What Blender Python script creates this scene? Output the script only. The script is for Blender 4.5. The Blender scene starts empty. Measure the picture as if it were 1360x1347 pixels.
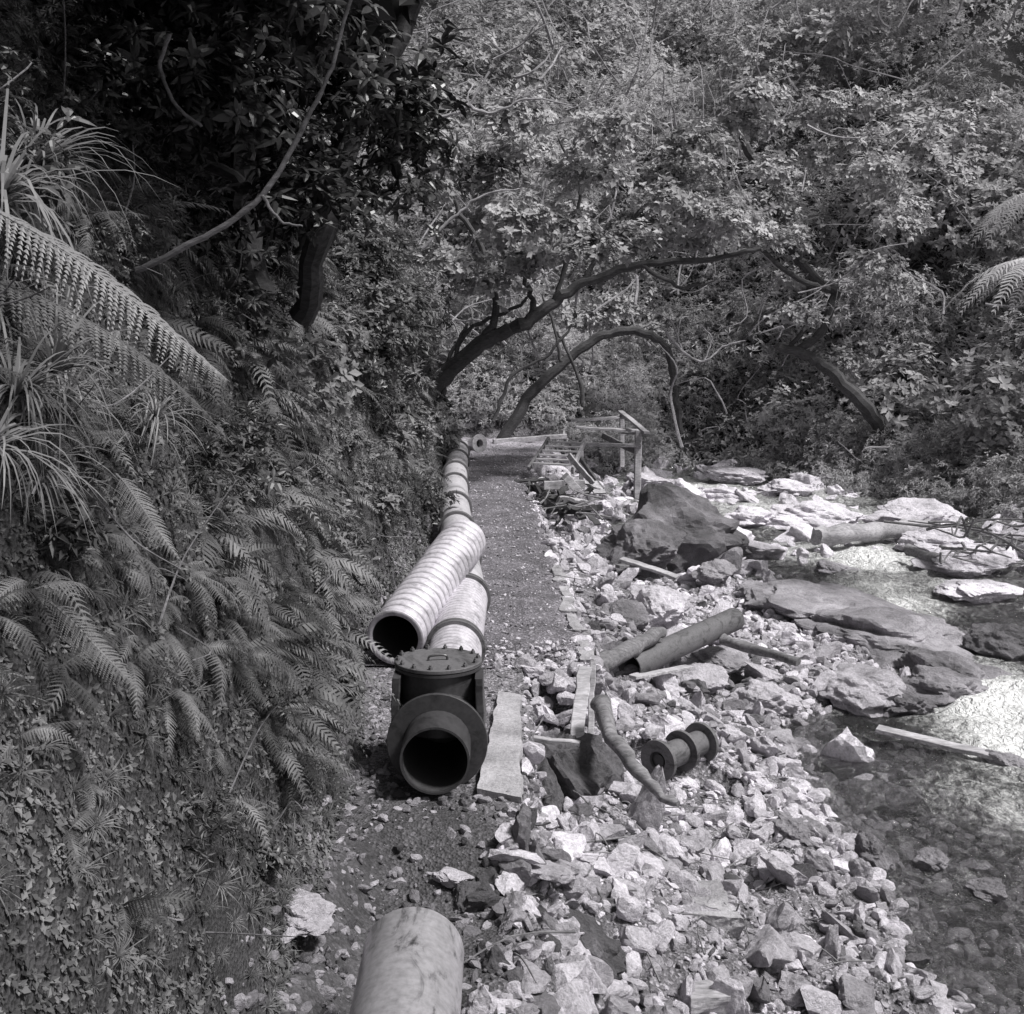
import bpy, bmesh, math
import numpy as np
from mathutils import Vector, Matrix
rng=np.random.default_rng(11)
S=bpy.context.scene
# ------------------------------------------------------------------ survey helpers
CAMZ=2.9; PITCH=math.radians(8.4); F=1642.0
cp,sp=math.cos(PITCH),math.sin(PITCH)
def ray(u,v):
    a=(673-v)/F
    return np.array([(u-680)/F, cp+a*sp, -sp+a*cp])
def atd(u,v,t): return np.array([0,0,CAMZ])+ray(u,v)*t
def atz(u,v,z):
    r=ray(u,v); return np.array([0,0,CAMZ])+r*((z-CAMZ)/r[2])
def inview(P,m=0.12):
    x=P[:,0]; y=P[:,1]; z=P[:,2]-CAMZ
    d=y*cp-z*sp; up=y*sp+z*cp
    d=np.maximum(d,1e-3)
    return (np.abs(x/d)<0.414+m)&(np.abs(up/d)<0.41+m)&(d>1.0)
# ------------------------------------------------------------------ noise
_R=rng.random((256,256))
def vn(x,y):
    xi=np.floor(x).astype(int); yi=np.floor(y).astype(int)
    fx=x-xi; fy=y-yi; fx=fx*fx*(3-2*fx); fy=fy*fy*(3-2*fy)
    g=lambda i,j:_R[i%256,j%256]
    return (g(xi,yi)*(1-fx)+g(xi+1,yi)*fx)*(1-fy)+(g(xi,yi+1)*(1-fx)+g(xi+1,yi+1)*fx)*fy
def fbm(x,y,o=4):
    s=0;a=0.5;
    for k in range(o):
        s=s+a*(vn(x*2**k+17.3*k,y*2**k+9.1*k)-0.5); a*=0.5
    return s*2
def ss(x): x=np.clip(x,0,1); return x*x*(3-2*x)
# ------------------------------------------------------------------ terrain
def foot(y): return np.interp(y,[3,8,10.5,16,28,31.5],[-1.02,-1.05,-1.34,-1.14,-1.42,-2.2])
def pr(y): return np.interp(y,[10.3,11,22,27,31],[.68,.66,.30,.45,.9])
def edge(y):
    y=np.asarray(y,float)
    e=np.where(y<10.2,np.interp(y,[4,6.4,7.0],[-.10,-.06,.08]),pr(y))
    return e+np.where(y<7,.16,.07)*fbm(y*1.7,y*0+3.3,4)*(np.abs(y-8.6)>1.3)
def wl(y): return np.interp(y,[0,9,12.3,14,19,22,26,33],[2.55,2.55,2.6,4.6,4.2,3.7,3.8,3.3])
def rb(y): return np.interp(y,[0,20,25.5,31,36,40],[13,12,10.4,7.9,3.9,-8])
def wz(y): return -1.25+0.006*np.clip(y-8,0,40)
def H(x,y):
    x=np.asarray(x,float); y=np.asarray(y,float)
    d=x-edge(y); near=ss((7.2-y)/.5)
    z=-.62*ss(d/(.2+.5*near))-.52*ss((d-.3)/1.5)
    z=z+ (.12*fbm(x*1.3,y*1.3))*ss(d/.4)+near*.2*fbm(x*3,y*3)*ss((d+.1)/.2)
    dw=x-wl(y)
    z=z-.42*ss((dw+.3)/1.1)
    z=z-.2*ss((7.0-y)/.8)*ss((y-4.0)/1.0)*ss((x+1.0)/.3)
    z=z+.04*fbm(x*3,y*3,5)
    s=foot(y)-x
    n=fbm(x*.7+3,y*.7,4)
    sp_=np.maximum(s+0.16*n*ss(s/.5+.3),0)
    b=3.6*np.minimum(sp_,.9)+1.5*np.maximum(sp_-.9,0)+.6*n*ss(sp_/2)
    z=np.where(s>-.3,np.maximum(z,np.where(sp_>0,b,-9)),z)
    bf=np.interp(x,[-2,3,5],[31.8,33.2,36])
    dist=np.maximum(np.maximum(x-rb(y),0)*.85,np.maximum(y-bf,0))
    hb=z+.9*np.minimum(dist,1.6)+.72*np.maximum(dist-1.6,0)+.8*fbm(x*.25,y*.25)*ss(dist/3)
    z=np.maximum(z,hb)
    return np.minimum(z,60+0*z)
def Hn(x,y,e=.06):
    zx=(H(x+e,y)-H(x-e,y))/(2*e); zy=(H(x,y+e)-H(x,y-e))/(2*e)
    n=np.stack([-zx,-zy,np.ones_like(zx)],-1)
    return n/np.linalg.norm(n,axis=-1)[...,None]
# ------------------------------------------------------------------ mesh helpers
def mk(name,V,Fc,mat,attrs=None,smooth=False,link=True):
    V=np.asarray(V,np.float32); Fc=np.asarray(Fc,np.int32)
    me=bpy.data.meshes.new(name); k=Fc.shape[1]
    me.vertices.add(len(V)); me.vertices.foreach_set('co',V.ravel())
    me.loops.add(Fc.size); me.loops.foreach_set('vertex_index',Fc.ravel())
    me.polygons.add(len(Fc)); me.polygons.foreach_set('loop_start',np.arange(len(Fc),dtype=np.int32)*k)
    me.polygons.foreach_set('use_smooth',np.full(len(Fc),smooth))
    if attrs:
        for an,av in attrs.items():
            a=me.attributes.new(an,'FLOAT','POINT'); a.data.foreach_set('value',np.asarray(av,np.float32))
    me.update(calc_edges=True)
    me.materials.append(mat)
    ob=bpy.data.objects.new(name,me)
    S.collection.objects.link(ob)
    return ob
class Acc:
    def __init__(s): s.V=[];s.F=[];s.T=[];s.n=0
    def add(s,V,Fc,t=0.5):
        V=np.asarray(V); 
        s.V.append(V); s.F.append(np.asarray(Fc)+s.n); s.n+=len(V)
        s.T.append(np.broadcast_to(np.asarray(t,float),(len(V),)) )
    def scatter(s,T,pos,R,sc,tint):
        Vt,Ft=T; N=len(pos)
        if N==0: return
        sc=np.asarray(sc,float)
        if sc.ndim==1: Vs=Vt[None]*sc[:,None,None]
        else: Vs=Vt[None]*sc[:,None,:]
        V=np.einsum('nij,nkj->nki',R,Vs)+pos[:,None,:]
        Fc=(Ft[None]+(np.arange(N)*len(Vt))[:,None,None]).reshape(-1,Ft.shape[1])
        s.add(V.reshape(-1,3),Fc,np.repeat(tint,len(Vt)))
    def make(s,name,mat,smooth=False):
        return mk(name,np.concatenate(s.V),np.concatenate(s.F),mat,{'tint':np.concatenate(s.T)},smooth)
def basis(n,spin=None,xdir=None):
    n=n/np.linalg.norm(n,axis=1,keepdims=True); N=len(n)
    if xdir is None: xdir=rng.normal(size=(N,3))
    x=xdir-(xdir*n).sum(1,keepdims=True)*n; x/=np.maximum(np.linalg.norm(x,axis=1,keepdims=True),1e-6)
    y=np.cross(n,x)
    return np.stack([x,y,n],2)
# ------------------------------------------------------------------ materials
def nm(name):
    m=bpy.data.materials.new(name); m.use_nodes=True
    nt=m.node_tree; nt.nodes.clear(); return m,nt
def ramp(nt,src,stops,interp='LINEAR'):
    r=nt.nodes.new('ShaderNodeValToRGB'); r.color_ramp.interpolation=interp
    el=r.color_ramp.elements
    while len(el)<len(stops): el.new(.5)
    for e,(p,c) in zip(el,stops):
        e.position=p; e.color=(c*1.0,c*0.985,c*1.01,1)
    nt.links.new(src,r.inputs[0]); return r.outputs[0]
def noise(nt,sc,det=6,rough=.6,vec=None,dist=0):
    n=nt.nodes.new('ShaderNodeTexNoise'); n.inputs['Scale'].default_value=sc; n.inputs['Detail'].default_value=det
    n.inputs['Roughness'].default_value=rough; n.inputs['Distortion'].default_value=dist
    if vec is not None: nt.links.new(vec,n.inputs['Vector'])
    return n.outputs[0]
def mul(nt,a,b,op='MULTIPLY'):
    n=nt.nodes.new('ShaderNodeMixRGB'); n.blend_type=op; n.inputs[0].default_value=1
    for i,s in ((1,a),(2,b)):
        if hasattr(s,'node'): nt.links.new(s,n.inputs[i])
        else: n.inputs[i].default_value=(s,s,s,1)
    return n.outputs[0]
def mixf(nt,f,a,b):
    n=nt.nodes.new('ShaderNodeMixRGB')
    nt.links.new(f,n.inputs[0])
    for i,s in ((1,a),(2,b)):
        if hasattr(s,'node'): nt.links.new(s,n.inputs[i])
        else: n.inputs[i].default_value=(s,s,s,1)
    return n.outputs[0]
def finish(nt,col,rough=.8,bump=None,bs=.5,bd=.02,metal=0,spec=.5):
    p=nt.nodes.new('ShaderNodeBsdfPrincipled'); o=nt.nodes.new('ShaderNodeOutputMaterial')
    nt.links.new(col,p.inputs['Base Color'])
    if hasattr(rough,'node'): nt.links.new(rough,p.inputs['Roughness'])
    else: p.inputs['Roughness'].default_value=rough
    p.inputs['Metallic'].default_value=metal; p.inputs['Specular IOR Level'].default_value=spec
    if bump is not None:
        b=nt.nodes.new('ShaderNodeBump'); b.inputs['Strength'].default_value=bs; b.inputs['Distance'].default_value=bd
        nt.links.new(bump,b.inputs['Height']); nt.links.new(b.outputs[0],p.inputs['Normal'])
    nt.links.new(p.outputs[0],o.inputs[0]); return p
def attr(nt,name='tint'):
    a=nt.nodes.new('ShaderNodeAttribute'); a.attribute_name=name; return a.outputs['Fac']
def coord(nt): return nt.nodes.new('ShaderNodeTexCoord').outputs['Object']
def leafmat(name,lo,hi,rough=.45,tr=.25):
    m,nt=nm(name)
    c=ramp(nt,attr(nt),[(0,lo),(1,hi)])
    p=finish(nt,c,rough,spec=.4)
    if tr<=0: return m
    t=nt.nodes.new('ShaderNodeBsdfTranslucent'); nt.links.new(c,t.inputs[0])
    mx=nt.nodes.new('ShaderNodeMixShader'); mx.inputs[0].default_value=tr
    out=[n for n in nt.nodes if n.type=='OUTPUT_MATERIAL'][0]
    nt.links.new(p.outputs[0],mx.inputs[1]); nt.links.new(t.outputs[0],mx.inputs[2]); nt.links.new(mx.outputs[0],out.inputs[0])
    return m
M_leaf=leafmat('foliage_far_hazed',.22,.68,.65,.38)  # raised, low-contrast leaf tones: distance haze put into the colour
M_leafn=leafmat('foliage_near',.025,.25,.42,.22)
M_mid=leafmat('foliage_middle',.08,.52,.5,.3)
M_dark=leafmat('foliage_shaded',.007,.07,.36,.08)  # leaf colour darkened to carry the shade under the overhang
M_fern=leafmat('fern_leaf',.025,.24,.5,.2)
def stonemat(name,lo,hi,sc=6):
    m,nt=nm(name); co=coord(nt)
    base=ramp(nt,attr(nt),[(0,lo),(1,hi)])
    n1=noise(nt,sc,8,.72,co,.5); n2=noise(nt,sc*7,6,.75,co)
    c=mul(nt,base,ramp(nt,n1,[(.3,.6),(.5,1.0),(.7,1.3)]))
    c=mul(nt,c,ramp(nt,n2,[(.3,.62),(.6,1.15)]))
    h=mul(nt,n1,n2,'ADD')
    finish(nt,c,.82,h,.85,.035); return m
M_stone=stonemat('river_stone',.06,.85)
def woodmat(name,lo,hi,rotz=0):
    m,nt=nm(name); co=coord(nt)
    mp=nt.nodes.new('ShaderNodeMapping'); mp.inputs['Scale'].default_value=(2,9,9); nt.links.new(co,mp.inputs[0])
    n1=noise(nt,4,8,.7,mp.outputs[0],.6); n2=noise(nt,3,4,.6,co)
    c=mul(nt,ramp(nt,n1,[(.3,lo),(.65,hi)]),ramp(nt,n2,[(.3,.6),(.6,1.1)]))
    finish(nt,c,.85,n1,.5,.01); return m
M_wood=woodmat('weathered_timber',.18,.52)
M_woodd=woodmat('driftwood',.07,.26)
M_bark=woodmat('bark',.02,.09)
M_barkl=woodmat('pale_branch',.16,.46)
def steel(name,lo,hi,rough=.5,metal=.3,sc=5,groove=False,st=(1,.6,1.6)):
    m,nt=nm(name); co=coord(nt)
    mp=nt.nodes.new('ShaderNodeMapping'); mp.inputs['Scale'].default_value=st; nt.links.new(co,mp.inputs[0])
    n1=noise(nt,sc,9,.7,mp.outputs[0],.8); n2=noise(nt,sc*9,4,.6,co)
    c=mul(nt,ramp(nt,n1,[(.36,lo),(.47,hi*.8),(.7,hi)]),ramp(nt,n2,[(.3,.75),(.6,1.05)]))
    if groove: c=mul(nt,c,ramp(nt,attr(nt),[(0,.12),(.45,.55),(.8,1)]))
    finish(nt,c,rough,n2,.15,.004,metal=metal); return m
M_steel=steel('worn_steel',.07,.58,.33,.5,3,False,(1.9,.7,1.6))
M_galv=steel('pale_pipe_coating',.28,.66,.45,.2,3)
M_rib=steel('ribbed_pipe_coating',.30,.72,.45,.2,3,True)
M_tar=steel('dark_coated_steel',.028,.075,.40,.15,4)
M_rust=steel('rusty_steel',.05,.15,.7,.1,6)
M_inner=steel('pipe_inside',.02,.05,.7,0,6)
m,nt=nm('concrete'); co=coord(nt)
n1=noise(nt,3,8,.65,co); n2=noise(nt,45,4,.7,co)
finish(nt,mul(nt,ramp(nt,n1,[(.3,.2),(.5,.38),(.7,.5)]),ramp(nt,n2,[(.3,.65),(.6,1.05)])),.85,mul(nt,n1,n2,'ADD'),.6,.02)
M_conc=m
m,nt=nm('ground_soil_gravel'); co=coord(nt)
vo=nt.nodes.new('ShaderNodeTexVoronoi'); vo.inputs['Scale'].default_value=55; nt.links.new(co,vo.inputs['Vector'])
vor=nt.nodes.new('ShaderNodeSeparateColor'); nt.links.new(vo.outputs['Color'],vor.inputs[0])
n1=noise(nt,2.2,8,.7,co); n2=noise(nt,30,6,.75,co)
grav=mul(nt,ramp(nt,vor.outputs[0],[(0,.12),(.7,.28),(1,.5)]),ramp(nt,n1,[(.3,.4),(.65,1.15)]))
grav=mul(nt,grav,ramp(nt,n2,[(.35,.6),(.65,1.2)]))
soil=mul(nt,ramp(nt,n1,[(.3,.02),(.7,.085)]),ramp(nt,n2,[(.3,.4),(.65,1.3)]))
c=mixf(nt,attr(nt,'gravel'),soil,grav)
finish(nt,c,.9,mul(nt,vo.outputs['Distance'],n2,'ADD'),.8,.03)
M_ground=m
m,nt=nm('gravel_path_surface'); co=coord(nt)
vo=nt.nodes.new('ShaderNodeTexVoronoi'); vo.inputs['Scale'].default_value=60; nt.links.new(co,vo.inputs['Vector'])
sc_=nt.nodes.new('ShaderNodeSeparateColor'); nt.links.new(vo.outputs['Color'],sc_.inputs[0])
n1=noise(nt,1.8,9,.75,co); n2=noise(nt,60,6,.8,co)
c=mul(nt,mul(nt,ramp(nt,sc_.outputs[0],[(0,.09),(.7,.15),(1,.30)]),ramp(nt,n1,[(.32,.5),(.5,.95),(.68,1.6)])),ramp(nt,n2,[(.35,.5),(.65,1.3)]))
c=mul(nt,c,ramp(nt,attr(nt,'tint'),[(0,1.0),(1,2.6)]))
finish(nt,c,.92,mul(nt,vo.outputs['Distance'],n2,'ADD'),.7,.015)
M_path=m
# water
m,nt=nm('river_water'); co=coord(nt)
mp=nt.nodes.new('ShaderNodeMapping'); mp.inputs['Scale'].default_value=(1.0,.8,1); nt.links.new(co,mp.inputs[0])
w1=noise(nt,4.5,5,.6,mp.outputs[0],1.2); w2=noise(nt,16,3,.6,mp.outputs[0],.6)
b=nt.nodes.new('ShaderNodeBump'); b.inputs['Strength'].default_value=1; b.inputs['Distance'].default_value=.2
nt.links.new(mul(nt,w1,mul(nt,w2,.5),'ADD'),b.inputs['Height'])
fr=nt.nodes.new('ShaderNodeFresnel'); fr.inputs[0].default_value=1.55; nt.links.new(b.outputs[0],fr.inputs['Normal'])
tr=nt.nodes.new('ShaderNodeBsdfTransparent'); tr.inputs[0].default_value=(.85,.85,.85,1)
gl=nt.nodes.new('ShaderNodeBsdfGlossy'); gl.inputs['Roughness'].default_value=.1; nt.links.new(b.outputs[0],gl.inputs['Normal'])
mx=nt.nodes.new('ShaderNodeMixShader'); nt.links.new(fr.outputs[0],mx.inputs[0]); nt.links.new(tr.outputs[0],mx.inputs[1]); nt.links.new(gl.outputs[0],mx.inputs[2])
fo=nt.nodes.new('ShaderNodeBsdfDiffuse'); fo.inputs[0].default_value=(.85,.85,.85,1); nt.links.new(b.outputs[0],fo.inputs['Normal'])
fm=nt.nodes.new('ShaderNodeMath'); fm.operation='ADD'; nt.links.new(attr(nt,'foam'),fm.inputs[0])
fn=noise(nt,5,9,.8,mp.outputs[0],1.5); nt.links.new(fn,fm.inputs[1])
fc=ramp(nt,fm.outputs[0],[(.60,.02),(.72,.3),(.96,1)])
m2=nt.nodes.new('ShaderNodeMixShader'); nt.links.new(fc,m2.inputs[0]); nt.links.new(mx.outputs[0],m2.inputs[1]); nt.links.new(fo.outputs[0],m2.inputs[2])
o=nt.nodes.new('ShaderNodeOutputMaterial'); nt.links.new(m2.outputs[0],o.inputs[0])
M_water=m
# ------------------------------------------------------------------ ground sheet
def gridmesh(xs,ys,zf):
    X,Y=np.meshgrid(xs,ys); Z=zf(X,Y)
    V=np.stack([X,Y,Z],-1).reshape(-1,3); nx,ny=len(xs),len(ys)
    i=(np.arange(ny-1)[:,None]*nx+np.arange(nx-1)[None]).ravel()
    return V,np.stack([i,i+1,i+1+nx,i+nx],1)
xs=np.concatenate([np.linspace(-160,-20,22)[:-1],np.linspace(-20,-5,45)[:-1],np.linspace(-5,6,280)[:-1],np.linspace(6,14,60)[:-1],np.linspace(14,160,70)])
ys=np.concatenate([np.linspace(-60,1,25)[:-1],np.linspace(1,14,240)[:-1],np.linspace(14,40,230)[:-1],np.linspace(40,90,60)[:-1],np.linspace(90,260,25)])
V,Fq=gridmesh(xs,ys,H)
s=foot(V[:,1])-V[:,0]
bf=np.interp(V[:,0],[-2,3,5],[31.8,33.2,36])
hd=np.maximum((V[:,0]-rb(V[:,1])),(V[:,1]-bf))
grav=ss(1-(s+.05)/.25)*ss(1-hd/.8)
grav=grav*(1-.78*ss((8.2-V[:,1])/1.2)*ss((.1-V[:,0])/.3))
mk('ground',V,Fq,M_ground,{'gravel':grav},True)
ys_=np.linspace(10.2,31.8,300); us=np.linspace(0,1,26)
U,Y=np.meshgrid(us,ys_); xl=foot(Y)+.03; X=xl+(edge(Y)+.03-xl)*U
Z=H(X,Y)+.012+.02*fbm(X*3,Y*3); Z=np.where(Z<-.05,-.0,Z)
Z=np.minimum(Z,.06)
V=np.stack([X,Y,Z],-1).reshape(-1,3); nx=26
i=(np.arange(299)[:,None]*nx+np.arange(nx-1)[None]).ravel()
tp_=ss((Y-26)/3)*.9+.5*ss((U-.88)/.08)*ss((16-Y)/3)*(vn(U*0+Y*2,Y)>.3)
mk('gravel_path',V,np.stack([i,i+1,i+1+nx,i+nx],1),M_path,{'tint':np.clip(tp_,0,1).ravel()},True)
# ------------------------------------------------------------------ water
xs=np.arange(1.6,15,.11); ys=np.arange(1,40,.13)
foam_pts=[(1335,935,1.1,.55),(1300,905,.6,.42),(1165,785,.9,.36),(1150,745,1.1,.5),(1185,797,.8,.44),(1000,680,1.6,.34),(920,655,1.8,.42),(1060,735,.8,.32),(1240,770,1.2,.28),(1150,690,1.2,.3),(1345,985,.7,.5),(880,645,1.4,.45),(1090,660,1.5,.3),(1250,660,1.5,.27),(1340,1060,.7,.24)]
fp=[(atz(u,v,-1.2),r,a) for u,v,r,a in foam_pts]
def wzf(X,Y): return wz(Y)+.05*fbm(X*2.2,Y*1.6,4)+.03*fbm(X*6,Y*5,2)
V,Fq=gridmesh(xs,ys,wzf)
fa=np.full(len(V),.05)+.08*ss((V[:,1]-14)/8)
for p,r,a in fp:
    d=np.hypot((V[:,0]-p[0]),(V[:,1]-p[1])*.6); fa=np.maximum(fa,a*np.exp(-(d/r)**2))
V[:,2]+=.25*fa*(fbm(V[:,0]*5,V[:,1]*5,2)+.4)
mk('river_water',V,Fq,M_water,{'foam':fa},True)
# ------------------------------------------------------------------ rocks
def rockT(sub,nclip,seed,rough=.06,dmin=.5,dmax=.82,fine=0):
    r=np.random.default_rng(seed); bm=bmesh.new(); bmesh.ops.create_icosphere(bm,subdivisions=sub,radius=1)
    V=np.array([v.co[:] for v in bm.verts]); Fc=np.array([[v.index for v in f.verts] for f in bm.faces]); bm.free()
    for _ in range(nclip):
        n=r.normal(size=3); n/=np.linalg.norm(n); d=r.uniform(dmin,dmax)
        e=np.maximum(V@n-d,0); V=V-e[:,None]*n*.97
    for k in range(5):
        f=r.normal(size=3)*(2+2*k); V=V*(1+rough/(1+.6*k)*np.sin(V@f+r.uniform(0,6))[:,None])
    if fine:
        a=fbm(V[:,0]*2.2+V[:,2]*1.3+seed,V[:,1]*2.2-V[:,2]*1.7,6); b_=fbm(V[:,2]*2.5+seed*3,V[:,0]*1.9+V[:,1]*1.4,6)
        V=V*(1+fine*(a+.6*(np.abs(b_)*2-.3)))[:,None]
    return V,Fc
RS=[rockT(2,9,s_,.08,.4,.75) for s_ in range(14)]; RM=[rockT(3,10,40+s_,.05,.38,.75,.13) for s_ in range(16)]; RB=[rockT(4,12,140+s_,.05,.42,.78,.2) for s_ in range(12)]
RL=[rockT(5,14,80+s_,.06,.6,.92,.32) for s_ in range(12)]
def scatrocks(acc,Ts,P,sz,tint,flat=.65):
    n=len(P); R=basis(rng.normal(size=(n,3))*.5+[0,0,1]); k=rng.integers(0,len(Ts),n)
    sc=np.stack([sz*rng.uniform(.9,1.7,n),sz*rng.uniform(.65,1.2,n),sz*rng.uniform(.5,1.1,n)*flat/.65],1)
    for j in range(len(Ts)):
        q=k==j; acc.scatter(Ts[j],P[q],R[q],sc[q],tint[q])
A=Acc()
def bar(n,smin,smax,Ts,y0,y1,po,inw=.9,xmin=.14,sink=.1):
    y=y0+(y1-y0)*rng.random(n)**1.25; lo=edge(y)+xmin; hi=wl(y)+inw; x=lo+(hi-lo)*rng.random(n)
    sz=smin+(smax-smin)*rng.random(n)**po
    dens=vn(x*.9+5,y*.9)
    q=rng.random(n)<.3+dens; x,y,sz=x[q],y[q],sz[q]
    P=np.stack([x,y,H(x,y)+sz*sink],1)
    t=np.clip(rng.normal(.58,.2,len(x))+.4*(vn(x*.5,y*.5+40)-.5)+.2*ss((y-18)/8),0,1)
    scatrocks(A,Ts,P,sz,t)
bar(18000,.008,.05,RS,4.5,22,1.6,inw=.6,xmin=0); bar(3600,.04,.13,RM,4.8,30,2.0,inw=.5,xmin=.02,sink=.3); bar(330,.10,.24,RB,5.3,33,1.6,inw=.4,sink=.35)
n=750; y=rng.uniform(6,36,n); x=rng.uniform(2.6,12,n); q=(x<rb(y)+.3)&(vn(x*.6+9,y*.6)>np.where(y<20,.70,.5)); x,y=x[q],y[q]; n=len(x)
sz=.07+.3*rng.random(n)**2
scatrocks(A,RM,np.stack([x,y,H(x,y)+sz*.3+.12],1),sz,np.clip(rng.normal(.6,.2,n)+.25*ss((y-18)/6),0,1))
n=300; y=rng.uniform(19,35,n); x=rng.uniform(3.2,11,n); q=(x<rb(y)+.2)&(vn(x*.45+29,y*.45)>.4); x,y=x[q],y[q]; n=len(x)
sz=.12+.35*rng.random(n)**2
scatrocks(A,RB,np.stack([x,y,wz(y)+.02+0*x],1),sz,np.clip(rng.normal(.85,.15,n),0,1))
n=6500; y=rng.uniform(5,22,n); x=rng.uniform(2.2,7,n); sz=rng.uniform(.02,.10,n)
scatrocks(A,RS,np.stack([x,y,H(x,y)],1),sz,rng.uniform(.3,.9,n))
n=1500; y=3+27*rng.random(n)**1.6; x=foot(y)+rng.uniform(-.1,.3,n); sz=rng.uniform(.008,.035,n)
scatrocks(A,RS,np.stack([x,y,H(x,y)+.0],1),sz,rng.uniform(.1,.6,n))
n=3000; y=10.3+20*rng.random(n)**1.5; x=foot(y)+(pr(y)-foot(y))*rng.random(n)**.7; sz=rng.uniform(.005,.02,n)
scatrocks(A,RS,np.stack([x,y,H(x,y)+.015],1),sz,rng.uniform(.1,.9,n))
n=2600; y=rng.uniform(4,10.3,n); x=rng.uniform(-1.1,.2,n); sz=.004+.045*rng.random(n)**4
scatrocks(A,RS,np.stack([x,y,H(x,y)+.003],1),sz,rng.uniform(.0,.5,n))
n=170; y=rng.uniform(4.6,7.1,n); x=edge(y)+rng.uniform(-.1,.6,n); sz=.03+.11*rng.random(n)**2
scatrocks(A,RB,np.stack([x,y,H(x,y)+sz*.2],1),sz,np.where(rng.random(n)<.45,rng.uniform(.02,.2,n),rng.uniform(.35,.85,n)))
A.make('river_stones',M_stone)
B=[(890,715,-.75,180,110,.12,0),(850,735,-.8,110,60,.12,5),(1080,808,-1.1,200,50,.36,1),(1170,848,-1.15,200,50,.30,2),(1262,895,-1.2,120,48,.2,3),(1140,917,-1.1,105,50,.5,4),
(868,815,-.85,85,50,.6,5),(1240,915,-1.15,100,40,.3,6),(820,828,-.8,70,50,.25,7),(752,1045,-.66,130,130,.05,8),(712,1075,-.6,70,100,.06,9),
(665,1138,-.5,85,60,.35,10),(790,1210,-.85,80,70,.03,11),(755,1268,-.68,130,100,.03,0),(600,1166,-.12,42,18,.6,1),(398,1215,.1,85,30,.5,2),
(1160,1130,-1.15,45,35,.25,3),(1322,858,-1.1,75,50,.05,4),(1080,688,-1.0,110,30,.85,5),(995,690,-1.05,70,24,.85,6),(1285,745,-1.0,110,32,.8,7),
(1300,783,-1.05,80,22,.8,8),(1225,692,-1.0,110,42,.7,9),(1240,720,-1.0,80,30,.7,10),(975,630,-.9,60,22,.6,11),(1040,648,-1,70,20,.75,0),
(860,640,-.8,50,20,.6,1),(960,660,-1.05,55,18,.8,2),(1110,755,-1.15,50,14,.5,3),(1040,790,-1.0,50,24,.4,4),(950,880,-1.0,90,28,.4,5),
(1010,930,-1.1,80,34,.5,6),(915,905,-.95,90,34,.55,7),(830,905,-.85,60,36,.45,8),(930,1290,-1.0,60,44,.25,9),(700,1290,-.55,70,60,.03,10),(1065,1105,-1.1,60,40,.35,11),
(655,1215,-.36,90,80,.03,2),(650,1275,-.4,90,90,.03,7),(690,1325,-.45,110,90,.03,3),(620,1200,-.22,60,40,.04,5),(1340,1015,-1.25,60,26,.3,3),(1200,935,-1.15,60,26,.2,6),(720,1180,-.65,50,40,.6,8),
(1000,730,-1.0,60,24,.5,1),(950,760,-.9,50,26,.3,7),(745,1130,-.66,60,34,.8,4),(700,1120,-.5,50,40,.7,6),(785,1160,-.8,40,34,.6,1),(1240,1145,-1.2,40,24,.3,9),(1310,1180,-1.22,50,20,.2,10)]
for (u,v,z,w,h,t,k) in B:
    p=atz(u,v,z); d=(p[1]*cp-(p[2]-CAMZ)*sp); sx=w/F*d/2*1.2; sz=h/F*d/2*1.25
    V,Fc=RL[k]; a=rng.uniform(-.5,.5); R=np.array([[math.cos(a),-math.sin(a),0],[math.sin(a),math.cos(a),0],[0,0,1]])
    sy=min(max(sx,sz)*1.0,1.1)
    W=(V*[sx,sy,sz])@R.T+p
    mk('boulder',W,Fc,M_stone,{'tint':np.clip(t+.3*min(1,t*4+.2)*fbm(W[:,0]*2,W[:,1]*2+W[:,2]*2),0,1)},False)
# ------------------------------------------------------------------ generic part builders
def lathe(prof,p0,p1,seg=48):
    p0=np.array(p0,float);p1=np.array(p1,float); ax=p1-p0; L=np.linalg.norm(ax); ax/=L
    up=np.array([0,0,1.]) if abs(ax[2])<.9 else np.array([1.,0,0])
    x=np.cross(up,ax); x/=np.linalg.norm(x); y=np.cross(ax,x)
    th=np.linspace(0,2*np.pi,seg,endpoint=False)
    V=[];k=len(prof)
    for r,z in prof: V.append(p0+ax*z+r*(np.cos(th)[:,None]*x+np.sin(th)[:,None]*y))
    V=np.concatenate(V); Fc=[]
    for i in range(k-1):
        a=i*seg+np.arange(seg); b=i*seg+(np.arange(seg)+1)%seg
        Fc.append(np.stack([a,b,b+seg,a+seg],1))
    return V,np.concatenate(Fc)
def part(name,VF,mat,smooth=True,auto=True,attrs=None):
    ob=mk(name,VF[0],VF[1],mat,attrs,smooth)
    if auto and smooth:
        try:
            ob.data.set_sharp_from_angle(angle=math.radians(35))
        except Exception: pass
    return ob
def group(name,parts):
    c=np.mean([np.mean([ (ob.matrix_world@Vector(b))[:] for b in ob.bound_box],0) for ob in parts],0)
    e=bpy.data.objects.new(name,None); e.empty_display_size=.2; S.collection.objects.link(e); e.location=c
    for ob in parts: ob.parent=e; ob.matrix_parent_inverse=Matrix.Translation(Vector(c)).inverted()
    return e
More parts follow.
